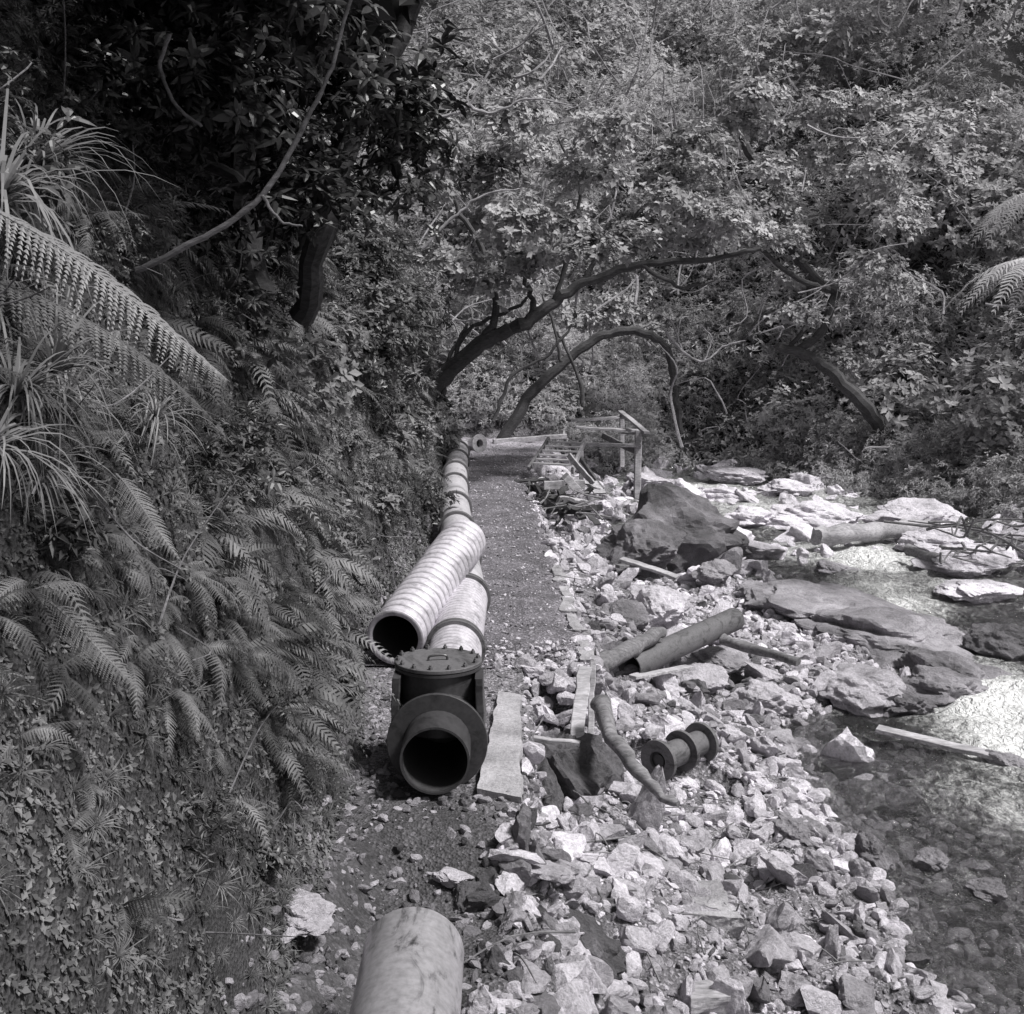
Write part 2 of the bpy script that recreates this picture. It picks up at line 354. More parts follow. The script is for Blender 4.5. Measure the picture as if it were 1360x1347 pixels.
def beam(p0,p1,w,h,jit=.004,up=(0,0,1)):
    p0=np.array(p0,float);p1=np.array(p1,float); ax=p1-p0;L=np.linalg.norm(ax);ax/=L
    up=np.array(up,float)
    if abs(ax@up)>.95: up=np.array([0,1.,0])
    x=np.cross(ax,up);x/=np.linalg.norm(x);z=np.cross(x,ax)
    n=8
    c=min(w,h)*.12
    prof=[(-w/2+c,-h/2),(w/2-c,-h/2),(w/2,-h/2+c),(w/2,h/2-c),(w/2-c,h/2),(-w/2+c,h/2),(-w/2,h/2-c),(-w/2,-h/2+c)]
    V=[]
    for i in range(n):
        t=i/(n-1); o=rng.normal(0,jit,2)
        for a,b in prof: V.append(p0+ax*L*t+x*(a+o[0]*.5)+z*(b+o[1]))
    Fc=[]
    for i in range(n-1):
        for j in range(8):
            a=i*8+j;b=i*8+(j+1)%8; Fc.append([a,b,b+8,a+8])
    for base in (0,(n-1)*8):
        for q in ([0,1,2,3],[0,3,4,7],[4,5,6,7]):
            Fc.append([base+k for k in q])
    return np.array(V),np.array(Fc)
def tube(pts,r0,r1,sides=8,jit=.0,sub=5):
    P=np.array(pts,float); n=len(P)
    Q=[]; 
    for i in range(n-1):
        a=P[max(i-1,0)];b=P[i];c=P[i+1];d=P[min(i+2,n-1)]
        for k in range(sub):
            t=k/sub; Q.append(.5*((2*b)+(-a+c)*t+(2*a-5*b+4*c-d)*t*t+(-a+3*b-3*c+d)*t**3))
    Q.append(P[-1]); Q=np.array(Q); m_=len(Q)
    if jit: Q[1:-1]+=rng.normal(0,jit,(m_-2,3))
    T=np.gradient(Q,axis=0); T/=np.linalg.norm(T,axis=1,keepdims=True)+1e-9
    up=np.array([.3,.9,.2]); X=np.cross(T,up); X/=np.linalg.norm(X,axis=1,keepdims=True)+1e-9; Yv=np.cross(T,X)
    th=np.linspace(0,2*np.pi,sides,endpoint=False); rr=np.linspace(r0,r1,m_)*(1+rng.normal(0,.06,m_))
    V=(Q[:,None]+rr[:,None,None]*(np.cos(th)[None,:,None]*X[:,None]+np.sin(th)[None,:,None]*Yv[:,None])).reshape(-1,3)
    i=np.arange(m_-1)[:,None]*sides; j=np.arange(sides)[None]
    a=(i+j).ravel(); b=(i+(j+1)%sides).ravel()
    return V,np.stack([a,b,b+sides,a+sides],1)
def join(VFs):
    V=[];Fc=[];n=0
    for v,f in VFs: V.append(v);Fc.append(f+n);n+=len(v)
    return np.concatenate(V),np.concatenate(Fc)
# ------------------------------------------------------------------ foreground steel pipe
def pipeprof(R,L,w=.014): return [(R-w,0),(R,0),(R,L*.33),(R,L*.66),(R,L),(R-w,L),(R-w,L*.5),(R-w,0)]
part('steel_pipe',lathe(pipeprof(.218,4.2),(-.425,5.02,.2),(-.40,1.0,.17),64),M_steel)
# ------------------------------------------------------------------ tee fitting
tx=-.475; ty=7.55; tz=.27; ps=[]
ps.append(part('stub_pipe',lathe([(.2,.3),(.2,0),(.214,0),(.214,.36)],(tx+.005,ty-.33,tz+.0),(tx,ty+.1,tz)),M_tar))
ps.append(part('front_plate',lathe([(.215,0),(.318,0),(.322,.006),(.322,.026),(.3,.03)],(tx,ty,tz),(tx,ty+1,tz)),M_tar))
ps.append(part('drum_body',lathe([(.3,.028),(.3,.36),(.3,.62),(.22,.68),(.0,.68)],(tx,ty,tz),(tx,ty+1,tz)),M_tar))
ps.append(part('stub_lining',lathe([(.198,0),(.198,.9),(.0,.9)],(tx+.005,ty-.32,tz),(tx,ty+.1,tz)),M_inner))
ps.append(part('riser',lathe([(.255,0),(.255,.44)],(tx-.01,ty+.34,.27),(tx-.01,ty+.34,1)),M_tar))
ps.append(part('lower_flange',lathe([(.255,0),(.285,0),(.285,.02),(.255,.02)],(tx-.01,ty+.34,.675),(tx-.01,ty+.34,1)),M_tar))
ps.append(part('cover_plate',lathe([(.0,0),(.285,0),(.288,.003),(.288,.022),(.284,.026),(.0,.026)],(tx-.01,ty+.34,.7),(tx-.01,ty+.34,1)),M_rust))
bl=[]
for k in range(14):
    a=k/14*2*math.pi+.1; c=(tx-.01+.262*math.cos(a),ty+.34+.262*math.sin(a),.726)
    bl.append(lathe([(.0,.03),(.008,.03),(.009,.018),(.016,.018),(.016,0)],c,(c[0],c[1],1),6))
ps.append(part('bolts',join(bl),M_rust,False))
ps.append(part('lifting_handle',tube([(tx-.07,ty+.3,.72),(tx-.06,ty+.3,.755),(tx+.04,ty+.32,.755),(tx+.05,ty+.32,.72)],.008,.008,8),M_tar))
for sx in(-1,1):
    ps.append(part('gusset',beam((tx+sx*.275,ty+.2,.36),(tx+sx*.262,ty+.2,.67),.05,.26),M_tar,False))
group('pipe_tee_fitting',ps)
# ------------------------------------------------------------------ pipeline
path=[(tx,8.2),(-.47,10.0),(-.46,11.9),(-.60,14.0),(-.72,16.0),(-.84,18.0),(-.95,20.3),(-1.02,22.1),(-1.08,24.2),(-1.14,26.0)]
ps=[];pz=.235
def ribs(L,R,amp,pitch,z0=.0):
    n_=int((L-z0)/pitch); out=[]
    for k in range(n_):
        for f in (0,.06,.14,.25,.4,.5,.6,.75,.86,.94):
            out.append((R+amp*abs(math.sin(math.pi*f))**.6,z0+(k+f)*(L-z0)/n_))
    out.append((R,L)); return out
def ribpart(name,pre,rb_,post,p0,p1,R,amp,seg=64):
    prof=pre+rb_+post
    t=np.clip([ (r-R)/amp for r,z in rb_],0,1); t=np.concatenate([np.ones(len(pre)),t,np.ones(len(post))])
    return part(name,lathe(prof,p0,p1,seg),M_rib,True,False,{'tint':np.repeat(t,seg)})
for i in range(len(path)-1):
    a,b=path[i],path[i+1]; p0=(a[0],a[1]+.03,pz);p1=(b[0],b[1]-.03,pz)
    L=np.linalg.norm(np.array(p1)-p0); 
    if i in(0,1): ps.append(ribpart('pipe_section',[(.19,0)],ribs(L,.2,.022,.1),[],p0,p1,.2,.022))
    else: ps.append(part('pipe_section',lathe([(.2,0)]+[(.216,z) for z in np.linspace(0,L,6)],p0,p1),M_galv))
    q0=np.array([b[0],b[1]-.06,pz]); q1=q0+[0,1,0]
    ps.append(part('coupling',lathe([(.2,0),(.25,0),(.252,.03),(.232,.04),(.232,.07),(.252,.08),(.25,.11),(.2,.11)],q0,q1),M_rust))
group('pipeline',ps)
ps=[part('elbow_body',tube([(-1.15,26.1,.25),(-1.13,26.5,.26),(-.95,26.8,.3),(-.72,26.6,.36)],.13,.13,20),M_galv),
    part('end_flange',lathe([(.09,0),(.2,0),(.2,.04),(.09,.04),(.09,-.1)],(-.72,26.6,.36),(-.3,26.1,.4)),M_galv)]
group('pipe_elbow',ps)
# ------------------------------------------------------------------ corrugated pipe lying across
f0=np.array([-.985,10.15,.285]); f1=np.array([-.50,12.85,.66]); L=np.linalg.norm(f1-f0)
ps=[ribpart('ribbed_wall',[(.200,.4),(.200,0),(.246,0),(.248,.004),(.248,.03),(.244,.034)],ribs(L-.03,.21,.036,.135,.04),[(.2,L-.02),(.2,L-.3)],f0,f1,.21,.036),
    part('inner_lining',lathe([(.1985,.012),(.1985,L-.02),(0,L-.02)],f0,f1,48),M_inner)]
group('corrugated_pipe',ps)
# ------------------------------------------------------------------ rusty pipe, spool
def rpipe(name,a,b,R,mat):
    L=np.linalg.norm(np.array(b)-a); part(name,lathe([(R-.012,L*.6),(R-.012,0),(R,0),(R,L*.25),(R,L*.5),(R,L*.75),(R,L),(R-.012,L),(R-.012,L*.6)],a,b,40),mat)
rpipe('rusty_pipe',atd(836,886,12.6),atd(975,822,14.3),.135,M_rust)
a=atd(874,1010,10.3); b=atd(932,985,10.75); L=float(np.linalg.norm(b-a))
fl=lambda z:[(.08,z),(.175,z),(.177,z+.01),(.177,z+.03),(.175,z+.035),(.1,z+.035)]
ps=[part('barrel',lathe([(.085,.0),(.085,L),(.11,L),(.115,.0),(.085,0)],a,b),M_rust),
    part('flange_1',lathe(fl(-.01),a,b),M_rust),part('flange_2',lathe(fl(L*.5),a,b),M_rust),part('flange_3',lathe(fl(L-.03),a,b),M_rust),
    part('hub',lathe([(.0,.01),(.05,.01),(.05,.03),(.088,.03)],a,b),M_inner)]
group('flanged_pipe_spool',ps)
# ------------------------------------------------------------------ logs
def log(name,pts,r0,r1,mat=M_woodd,sides=14):
    V,Fc=tube(pts,r0,r1,sides,.006,6)
    V=V+ .45*r0*fbm(V[:,:1]*9,V[:,1:2]*9+V[:,2:]*5)
    n=len(V); c0=V[:sides].mean(0);c1=V[-sides:].mean(0)
    V=np.vstack([V,c0,c1])
    me=mk(name,V,Fc,mat,None,True)
    bm=bmesh.new(); bm.from_mesh(me.data); bm.verts.ensure_lookup_table()
    for base,ci in ((0,n),(n-sides,n+1)):
        for j in range(sides):
            try: bm.faces.new([bm.verts[base+j],bm.verts[base+(j+1)%sides],bm.verts[ci]])
            except Exception: pass
    bm.to_mesh(me.data); bm.free(); return me
log('driftwood_log',[atd(797,935,9.6),atd(820,985,9.1),atd(862,1035,8.9),atd(900,1068,8.7)],.075,.025)
log('driftwood_log',[atd(792,885,12.1),atd(835,862,12.5),atd(880,838,13)],.1,.07)
log('driftwood_log',[atd(1083,713,22.3),atd(1140,708,22.6),atd(1200,702,23.2),atd(1232,700,23.5)],.17,.14,M_barkl)
log('driftwood_log',[atd(1205,730,21.0),atd(1255,745,20.3)],.11,.07)
log('driftwood_log',[atd(960,848,13.8),atd(1060,880,13.2)],.06,.05)
tw=Acc()
for k in range(26):
    c=atd(rng.uniform(1260,1350),rng.uniform(690,740),rng.uniform(19.5,22.5)); d=rng.normal(size=3)*[.5,.35,.12]
    tw.add(*tube([c-d,c-d*.3+rng.normal(0,.1,3),c+d*.4+rng.normal(0,.1,3),c+d],.025,.01,5,0,3))
for k in range(20):
    c=atd(rng.uniform(700,790),rng.uniform(655,685),rng.uniform(20,22)); d=rng.normal(size=3)*[.25,.2,.08]
    tw.add(*tube([c-d,c+rng.normal(0,.05,3),c+d],.02,.008,5,0,3))
for k in range(220):
    y=rng.uniform(5,20); x=float(edge(y))+rng.uniform(.0,2.2); c=np.array([x,y,float(H(x,y))+.06]); d=rng.normal(size=3)*[.14,.14,.04]
    tw.add(*tube([c-d,c+rng.normal(0,.03,3),c+d],.007,.003,5,0,3))
tw.make('driftwood_twigs',M_woodd)
# ------------------------------------------------------------------ timber things
def plank(name,a,b,w,h,mat=M_wood): return part(name,beam(a,b,w,h),mat,False)
plank('timber_plank',atd(1165,968,12.3),atd(1352,1010,11.7),.16,.045)
plank('timber_plank',atd(825,742,17.5),atd(900,766,17.2),.19,.04)
plank('timber_plank',atd(820,752,17.3),atd(858,750,17.6),.1,.04,M_woodd)
plank('timber_plank',atd(655,586,30.5),atd(752,579,31),.12,.12)
plank('timber_plank',atd(840,900,12.2),atd(915,885,12.8),.1,.03)
ps=[part('upright_board',beam(atd(777,886,10.0),atd(764,993,9.6),.05,.11,up=(1,0,0)),M_wood,False),
    part('upright_post',beam(atd(788,878,10.2),atd(784,975,9.95),.05,.05),M_wood,False),
    part('bottom_rail',beam(atd(684,978,9.6),atd(770,990,9.5),.06,.06),M_wood,False)]
group('timber_formwork',ps)
# platform
D=25.2
def q(u,v,t=D): return atd(u,v,t)
ps=[part('post_1',beam(q(848,572),q(846,662),.14,.14),M_wood,False),
 part('post_2',beam(q(772,590,26),q(772,640,26),.09,.09),M_wood,False),
 part('post_3',beam(q(826,546,27.2),q(826,620,27.2),.1,.1),M_wood,False),
 part('handrail',beam(q(824,546,27.2),q(859,574,24.9),.12,.05),M_wood,False),
 part('top_board_1',beam(q(755,558,26.6),q(826,554,27.0),.3,.05),M_wood,False),
 part('top_board_2',beam(q(764,567,26.2),q(850,572,26.2),.3,.05),M_wood,False),
 part('rail',beam(q(750,589,25.4),q(852,591,25.1),.08,.07),M_wood,False),
 part('brace',beam(q(757,590,24.9),q(800,650,24.3),.06,.08),M_woodd,False),
 part('brace_2',beam(q(826,575,26),q(858,575,25),.06,.05),M_wood,False),
 part('side_board',beam(q(800,578,25.8),q(846,600,25.3),.05,.12),M_woodd,False)]
group('timber_platform',ps)
ps=[]
for k in range(6):
    ps.append(part('tread_%d'%(k+1),beam(q(708+k*4,615-k*5.8,23.2+k*.14),q(757+k*3.4,617-k*5.8,23.2+k*.14),.10,.035,.002),M_wood,False))
ps.append(part('stringer_1',beam(q(702,622,23.2),q(729,582,24.05),.05,.08),M_woodd,False))
ps.append(part('stringer_2',beam(q(760,626,23.2),q(777,584,24.05),.05,.12),M_wood,False))
group('timber_steps',ps)
ps=[]
for k in range(44):
    c=atd(rng.uniform(703,795),rng.uniform(640,688),rng.uniform(21.0,22.8)); d=rng.normal(size=3)*[.2,.18,.07]
    d*=min(1,.38/np.linalg.norm(d))
    c[2]=max(c[2],float(H(c[0],c[1]))+.08)
    ps.append(beam(c-d,c+d,rng.uniform(.06,.16),rng.uniform(.02,.06),.01,up=rng.normal(size=3)))
part('wreckage_heap',join(ps[:34]),M_bark,False)
part('broken_boards',join(ps[34:]+[beam(q(755,604,23.2),q(788,642,23.0),.05,.1),beam(q(785,640,23.2),q(797,655,22.9),.25,.03),beam(q(700,662,21.8),q(735,655,22),.12,.03)]),M_wood,False)
def slab(name,corners,z0,z1,mat=M_conc,n=30,amp=.02):
    c=np.array(corners,float)
    u=np.linspace(0,1,n)
    def face(f):
        U,W=np.meshgrid(u,u); return f(U.ravel(),W.ravel())
    def xy(a,b): return (c[0][None]*((1-a)*(1-b))[:,None]+c[1][None]*(a*(1-b))[:,None]+c[2][None]*(a*b)[:,None]+c[3][None]*((1-a)*b)[:,None])
    fs=[lambda a,b:np.c_[xy(a,b),z1+0*a],lambda a,b:np.c_[xy(a,0*b),z0+(z1-z0)*b],lambda a,b:np.c_[xy(1+0*a,a),z0+(z1-z0)*b],
        lambda a,b:np.c_[xy(1-a,1+0*b),z0+(z1-z0)*b],lambda a,b:np.c_[xy(0*a,1-a),z0+(z1-z0)*b],lambda a,b:np.c_[xy(b,a),z0+0*a]]
    Vs=[];Fs=[];k=0
    i=(np.arange(n-1)[:,None]*n+np.arange(n-1)[None]).ravel(); Fc=np.stack([i,i+1,i+1+n,i+n],1)
    for f in fs: Vs.append(face(f));Fs.append(Fc+k);k+=n*n
    V=np.concatenate(Vs); 
    dx=fbm(V[:,0]*6+V[:,2]*5,V[:,1]*6-V[:,2]*3,5); dy=fbm(V[:,0]*5-V[:,2]*5+9,V[:,1]*5+V[:,2]*6,5); dz=fbm(V[:,0]*4+4,V[:,1]*4+2,5)
    V=V+np.stack([dx,dy,dz*.6],1)*amp*2
    ob=mk(name,V,np.concatenate(Fs),mat,{'tint':np.full(len(V),.6)},False)
    bm=bmesh.new();bm.from_mesh(ob.data);bmesh.ops.remove_doubles(bm,verts=bm.verts,dist=.0015);bmesh.ops.recalc_face_normals(bm,faces=bm.faces);bm.to_mesh(ob.data);bm.free()
    return ob
slab('concrete_footing',[(-.22,7.35),(.06,7.2),(.07,9.3),(-.1,9.4)],-.8,.05,amp=.014)
slab('concrete_footing',[(-.16,6.75),(.09,6.6),(.10,7.12),(-.2,7.2)],-.8,-.12,amp=.04)
p=atz(947,1200,-.9); slab('concrete_block',[(p[0]-.17,p[1]-.24),(p[0]+.14,p[1]-.28),(p[0]+.10,p[1]+.25),(p[0]-.10,p[1]+.27)],-1.35,-.85,amp=.03)
p=atz(945,1330,-.95); slab('timber_block',[(p[0]-.13,p[1]-.12),(p[0]+.15,p[1]-.08),(p[0]+.1,p[1]+.14),(p[0]-.15,p[1]+.10)],-1.35,-.87,M_wood,amp=.02)
for (y0,y1) in [(10.35,11.2),(11.35,12.1),(12.2,13.4),(13.7,14.6)]:
    e0=float(edge(y0));e1=float(edge(y1)); slab('concrete_coping',[(e0-.1,y0),(e0+.03,y0),(e1+.02,y1),(e1-.07,y1)],-.3,.035,amp=.035,n=22)
# retaining wall
A=Acc()
ys_=np.arange(10.3,21,.12)
for lay,(zz,off) in enumerate([(-.02,0.0),(-.14,.06),(-.28,.10),(-.42,.14),(-.55,.18)]):
    n=len(ys_); y=ys_+rng.uniform(-.05,.05,n); x=edge(y)+off+rng.uniform(-.03,.03,n)
    q_=rng.random(n)<(.45 if lay==0 else .85)
    scatrocks(A,RM,np.stack([x,y,zz+rng.uniform(-.03,.03,n)],1)[q_],rng.uniform(.05,.09,n)[q_],np.clip(rng.normal(.85 if lay==0 else .4,.15,n),0,1)[q_],.8)
xs_=np.arange(-.15,.7,.12)
for zz,yy in [(-.02,10.2),(-.13,10.15),(-.25,10.1),(-.37,10.03),(-.49,9.95),(-.6,9.8)]:
    n=len(xs_); scatrocks(A,RB,np.stack([xs_+rng.uniform(-.04,.04,n),yy+rng.uniform(-.04,.04,n),zz+rng.uniform(-.03,.03,n)],1),rng.uniform(.06,.11,n),np.clip(rng.normal(.6,.15,n),0,1),.8)
n=200; x=rng.uniform(-.15,.62,n); y=10.2+.9*rng.random(n)**1.5
scatrocks(A,RS,np.stack([x,y,.01+0*x],1),rng.uniform(.01,.04,n),rng.uniform(.4,.9,n))
A.make('stone_retaining_wall',M_stone)
# ------------------------------------------------------------------ foliage templates
def whorl(n,seed,seg=1,droop=.25,wid=.3,lift=.5):
    r=np.random.default_rng(seed); V=[];Fc=[]
    for k in range(n):
        a=k/n*2*math.pi+r.uniform(-.4,.4); el=r.uniform(-.2,lift+.3); L=r.uniform(.65,1.1); w_=wid*L*r.uniform(.8,1.1)/2
        d=np.array([math.cos(a)*math.cos(el),math.sin(a)*math.cos(el),math.sin(el)]); s_=np.array([-math.sin(a),math.cos(a),0]); b=len(V)
        o=r.normal(0,.12,3)*(1 if seg==1 else .3)
        if seg==1:
            V+= [o,o+d*L*.5+s_*w_-[0,0,.03],o+d*L-[0,0,droop*L],o+d*L*.5-s_*w_-[0,0,.03]]; Fc+=[[b,b+1,b+2],[b,b+2,b+3]]
        else:
            m_=o+d*L*.35+[0,0,.04]; m2=o+d*L*.7-[0,0,droop*L*.35+.0]; t_=o+d*L-[0,0,droop*L]
            V+=[o,m_+s_*w_-[0,0,.05],m_,m_-s_*w_-[0,0,.05],m2+s_*w_*.8-[0,0,.04],m2,m2-s_*w_*.8-[0,0,.04],t_]
            Fc+=[[b,b+1,b+2],[b,b+2,b+3],[b+1,b+4,b+5],[b+1,b+5,b+2],[b+2,b+5,b+6],[b+2,b+6,b+3],[b+4,b+7,b+5],[b+5,b+7,b+6]]
    return np.array(V),np.array(Fc)
W1=[whorl(6,s_,1,.2,.55) for s_ in range(6)]
W1s=[whorl(9,20+s_,1,.3,.28) for s_ in range(6)]
W2=[whorl(7,50+s_,2,.3,.34) for s_ in range(5)]
def frond(pairs,det,seed,arch=.45,wd=1.0):
    r=np.random.default_rng(seed); V=[];Fc=[]
    def rach(t): return np.array([t,.06*math.sin(t*3+seed),arch*.9*t-arch*1.5*t*t])
    for i in range(pairs):
        t=.1+.9*i/pairs; p=rach(t); tan=rach(t+.02)-rach(t-.02); tan/=np.linalg.norm(tan)
        Lp=wd*.26*math.sin(math.pi*min(1,(.2+.8*t))**.9)**.8*(1-.25*r.random())+.012
        for sgn in(-1,1):
            d=np.array([.45+.1*r.normal(),sgn*1.0,-.25-.2*r.random()]); d/=np.linalg.norm(d); b=len(V); ww=.42/pairs
            if not det:
                V+=[p-tan*ww*.8,p+tan*ww*.8,p+d*Lp*.6+tan*ww*.8,p+d*Lp+tan*ww-[0,0,.03],p+d*Lp*.6-tan*ww*.5]
                Fc+=[[b,b+1,b+2],[b,b+2,b+4],[b+4,b+2,b+3]]
            else:
                K=11
                for k in range(K):
                    f=(k+.2)/K; q0=p+d*Lp*f-np.array([0,0,.05*f*f]); wl_=ww*1.7*(1-f*.8)*(1-.3*r.random()); st=Lp/K*.62
                    for g in(-1,1):
                        b=len(V); V+=[q0-d*st,q0+d*st,q0+g*tan*wl_+d*st*.9-[0,0,.004*r.random()]]; Fc+=[[b,b+1,b+2]]
    b=len(V); ts=np.linspace(0,1,9)
    for t in ts:
        p=rach(t); V+=[p+[0,.006*(1.1-t),0],p-[0,.006*(1.1-t),0]]
    for i in range(8): c=b+2*i; Fc+=[[c,c+1,c+3],[c,c+3,c+2]]
    return np.array(V),np.array(Fc)
FR=[frond(20,False,s_,a,.75) for s_,a in enumerate([.35,.5,.7,.9,1.1])]
FD=[frond(22,True,9+s_,a,.7) for s_,a in enumerate([.3,.5,.75,1.0])]
def blades(n,seed,wid=.022,spread=1.0):
    r=np.random.default_rng(seed);V=[];Fc=[]
    for k in range(n):
        a=r.uniform(0,2*math.pi); L=r.uniform(.6,1.1); up=r.uniform(.5,1.1); out=r.uniform(.25,.75)*spread; dr=r.uniform(.5,1.2)
        d=np.array([math.cos(a),math.sin(a),0]); s_=np.array([-math.sin(a),math.cos(a),0]); b=len(V); m_=7
        for i in range(m_):
            t=i/(m_-1); p=d*out*t*L*1.1+np.array([0,0,up*t-dr*t*t])*L; w_=wid*(1-t)**.6+.001
            V+=[p+s_*w_/2,p-s_*w_/2]
        for i in range(m_-1): c=b+2*i; Fc+=[[c,c+1,c+3],[c,c+3,c+2]]
    return np.array(V),np.array(Fc)
GB=[blades(46,s_) for s_ in range(4)]
def pick(acc,Ts,P,R,sc,t):
    k=rng.integers(0,len(Ts),len(P))
    for j in range(len(Ts)):
        q_=k==j; acc.scatter(Ts[j],P[q_],R[q_],sc[q_],t[q_])
def crown(acc,c,r,n,Ts,size,tint,tv=.22,face=None,shell=.55,cull=True):
    d=rng.normal(size=(n,3)); d/=np.linalg.norm(d,axis=1,keepdims=True)
    if face is not None:
        fl_=(d@np.array(face))<-.25; d[fl_]*=-1
    rad=shell+(1-shell)*rng.random(n)**.6
    lump=1+.28*np.sin(d[:,0]*5+c[0])*np.sin(d[:,1]*6+c[1])*1+.15*np.sin(d[:,2]*9+c[2])
    P=np.array(c)+d*np.array(r)*(rad*lump)[:,None]
    if cull:
        q_=inview(P); P=P[q_];d=d[q_];rad=rad[q_]; n=len(P)
    if n==0: return
    nn=d*.7+np.array([0,-.15,.8])+rng.normal(0,.35,(n,3))
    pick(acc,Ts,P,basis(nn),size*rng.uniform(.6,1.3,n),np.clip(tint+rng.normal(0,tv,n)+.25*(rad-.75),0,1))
# ---- far forest
A=Acc(); 
n=2100; x=rng.uniform(-14,42,n); y=rng.uniform(10,66,n)
bf=np.interp(x,[-2,3,5],[31.8,33.2,36]); dist=np.maximum(x-rb(y),y-bf)
q_=(dist>.3); x,y,dist=x[q_],y[q_],dist[q_]; z=H(x,y)
for i in range(len(x)):
    r=rng.uniform(.7,2.1)*(1 if dist[i]>3 else .6); c=np.array([x[i],y[i],z[i]+r*rng.uniform(.3,1.0)+(rng.uniform(0,2.5) if dist[i]>4 else 0)])
    if not inview(c[None],.16)[0]: continue
    g=fbm(np.array([x[i]*.12+4]),np.array([y[i]*.12+z[i]*.15]),2)[0]
    t=.42+.5*g+rng.normal(0,.12)+.014*(x[i]-4)+.01*(y[i]-40)  # tint brightens with distance, aerial haze put into the leaf colour
    kind=W1 if rng.random()<.5 else W1s
    crown(A,c,(r,r,r*rng.uniform(.7,1.2)),int(80*r*r),kind,rng.choice([.12,.17,.24]),t,.16,face=(-.1*np.sign(x[i]),-.7,.6))
n=130000; x=rng.uniform(-13,30,n); y=rng.uniform(14,62,n)
bf=np.interp(x,[-2,3,5],[31.8,33.2,36]); dist=np.maximum(x-rb(y),y-bf); q_=(dist>.1)&(dist<18); x,y,dist=x[q_],y[q_],dist[q_]; z=H(x,y)
P=np.stack([x,y,z+rng.uniform(.0,.35,len(x))],1); q_=inview(P,.05); P=P[q_]
g=fbm(P[:,0]*.5,P[:,1]*.5+P[:,2]*.4,3)
pick(A,W1s,P,basis(np.array([0,-.5,.7])+rng.normal(0,.35,P.shape)),rng.uniform(.14,.38,len(P)),np.clip(.5+.8*g+rng.normal(0,.15,len(P)),0,1))
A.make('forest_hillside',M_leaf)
A=Acc()
for k in range(150):
    x_=rng.uniform(-3.5,7); y_=np.interp(x_,[-2,3,5],[31.8,33.2,36])+rng.uniform(.0,3.5); z_=float(H(x_,y_)); r=rng.uniform(.3,.8)
    crown(A,(x_,y_,z_+r*.5),(r,r,r),int(230*r*r),W1s,rng.choice([.09,.14]),rng.uniform(.5,1.0),.2,face=(0,-.7,.5))
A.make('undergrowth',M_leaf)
A=Acc()
for k in range(230):
    u=rng.uniform(380,1340);v=rng.uniform(10,600);t=rng.uniform(29,38)
    p=atd(u,v,t); L=rng.uniform(.8,3); a=rng.normal(math.pi/2,.8); d=np.array([math.cos(a),rng.normal(0,.2),math.sin(a)])*L
    if H(p[0],p[1])>p[2]: continue
    A.add(*tube([p,p+d*.35+rng.normal(0,.15,3),p+d*.7+rng.normal(0,.25,3),p+d+rng.normal(0,.3,3)],rng.uniform(.015,.045),.008,5,.01,4))
A.make('forest_branches',M_barkl)
# ---- trees with limbs
def tree(name,limbs,crowns,bm=M_bark,lm=M_mid,Ts=W1,size=.15,face=(0,-.7,.5),jit=.02):
    ps=[]
    ps.append(part('trunk_and_limbs',join([tube(pts,r0,r1,9,jit,6) for pts,r0,r1 in limbs]),bm))
    a=Acc()
    for c,r,n,t in crowns: crown(a,c,r,n,Ts,size,t,.2,face=face,shell=.2)
    if a.n: 
        ob=a.make('crown_leaves',lm); ps.append(ob)
    return group(name,ps)
def L_(t,*p): return [atd(u,v,t+dt) for u,v,dt in [(q[0],q[1],(q[2] if len(q)>2 else 0)) for q in p]]
cr=[]
for k in range(46):
    u=rng.uniform(560,1000); v=rng.uniform(150,400)-max(0,(u-800))*.12; 
    if 690<u<860 and v>360: continue
    t=rng.uniform(21,27); cr.append((atd(u,v,t),(rng.uniform(.5,1.0),.6,rng.uniform(.22,.5)),int(rng.uniform(90,200)),rng.uniform(.3,.9)))
tree('arching_tree',[(L_(24,(540,560),(590,500),(640,455),(690,432),(735,402),(775,376),(850,352),(930,345),(1010,330)),.19,.04),
  (L_(24,(700,432),(708,405),(700,375),(690,320)),.08,.03),(L_(24,(640,458),(660,400),(640,330),(600,260),(590,180)),.09,.03),
  (L_(24,(775,376),(800,330),(850,280),(900,230),(910,180)),.06,.02),(L_(24,(600,500),(620,440),(680,410),(700,395)),.05,.03),
  (L_(24,(850,352),(900,380),(950,372)),.05,.015),(L_(24,(735,402),(760,330),(770,250),(740,180)),.05,.02),
  (L_(24,(560,560),(590,520),(600,470),(620,430)),.06,.03)],cr)
cr=[(atd(rng.uniform(640,900),rng.uniform(395,450),33.5),(.9,.5,.4),90,rng.uniform(.5,.9)) for k in range(7)]
tree('leaning_tree',[(L_(31.5,(665,590),(700,530),(750,480),(800,446),(850,440),(885,462),(895,510),(905,575)),.16,.07),
  (L_(31,(745,480),(735,430),(720,390)),.05,.02),(L_(31,(775,540),(765,490),(740,440)),.06,.03),
  (L_(31,(655,560),(680,500),(730,470),(760,430)),.05,.03)],cr,M_bark)
tree('leaning_tree',[(L_(30.5,(985,180),(1010,230),(1040,300),(1062,345),(1085,372),(1112,386)),.10,.14),(L_(30.5,(1030,460),(1070,470),(1105,495),(1150,540),(1180,590,.8)),.10,.2),
  (L_(30.5,(1112,386),(1090,440),(1060,465)),.12,.1),(L_(30.5,(1070,360),(1075,420),(1050,460)),.05,.06),(L_(30,(1010,330),(1060,370),(1100,384)),.05,.09)],
  [(atd(rng.uniform(940,1200),rng.uniform(120,480),rng.uniform(29.5,32)),(.9,.6,.45),120,rng.uniform(.5,.95)) for k in range(20)])
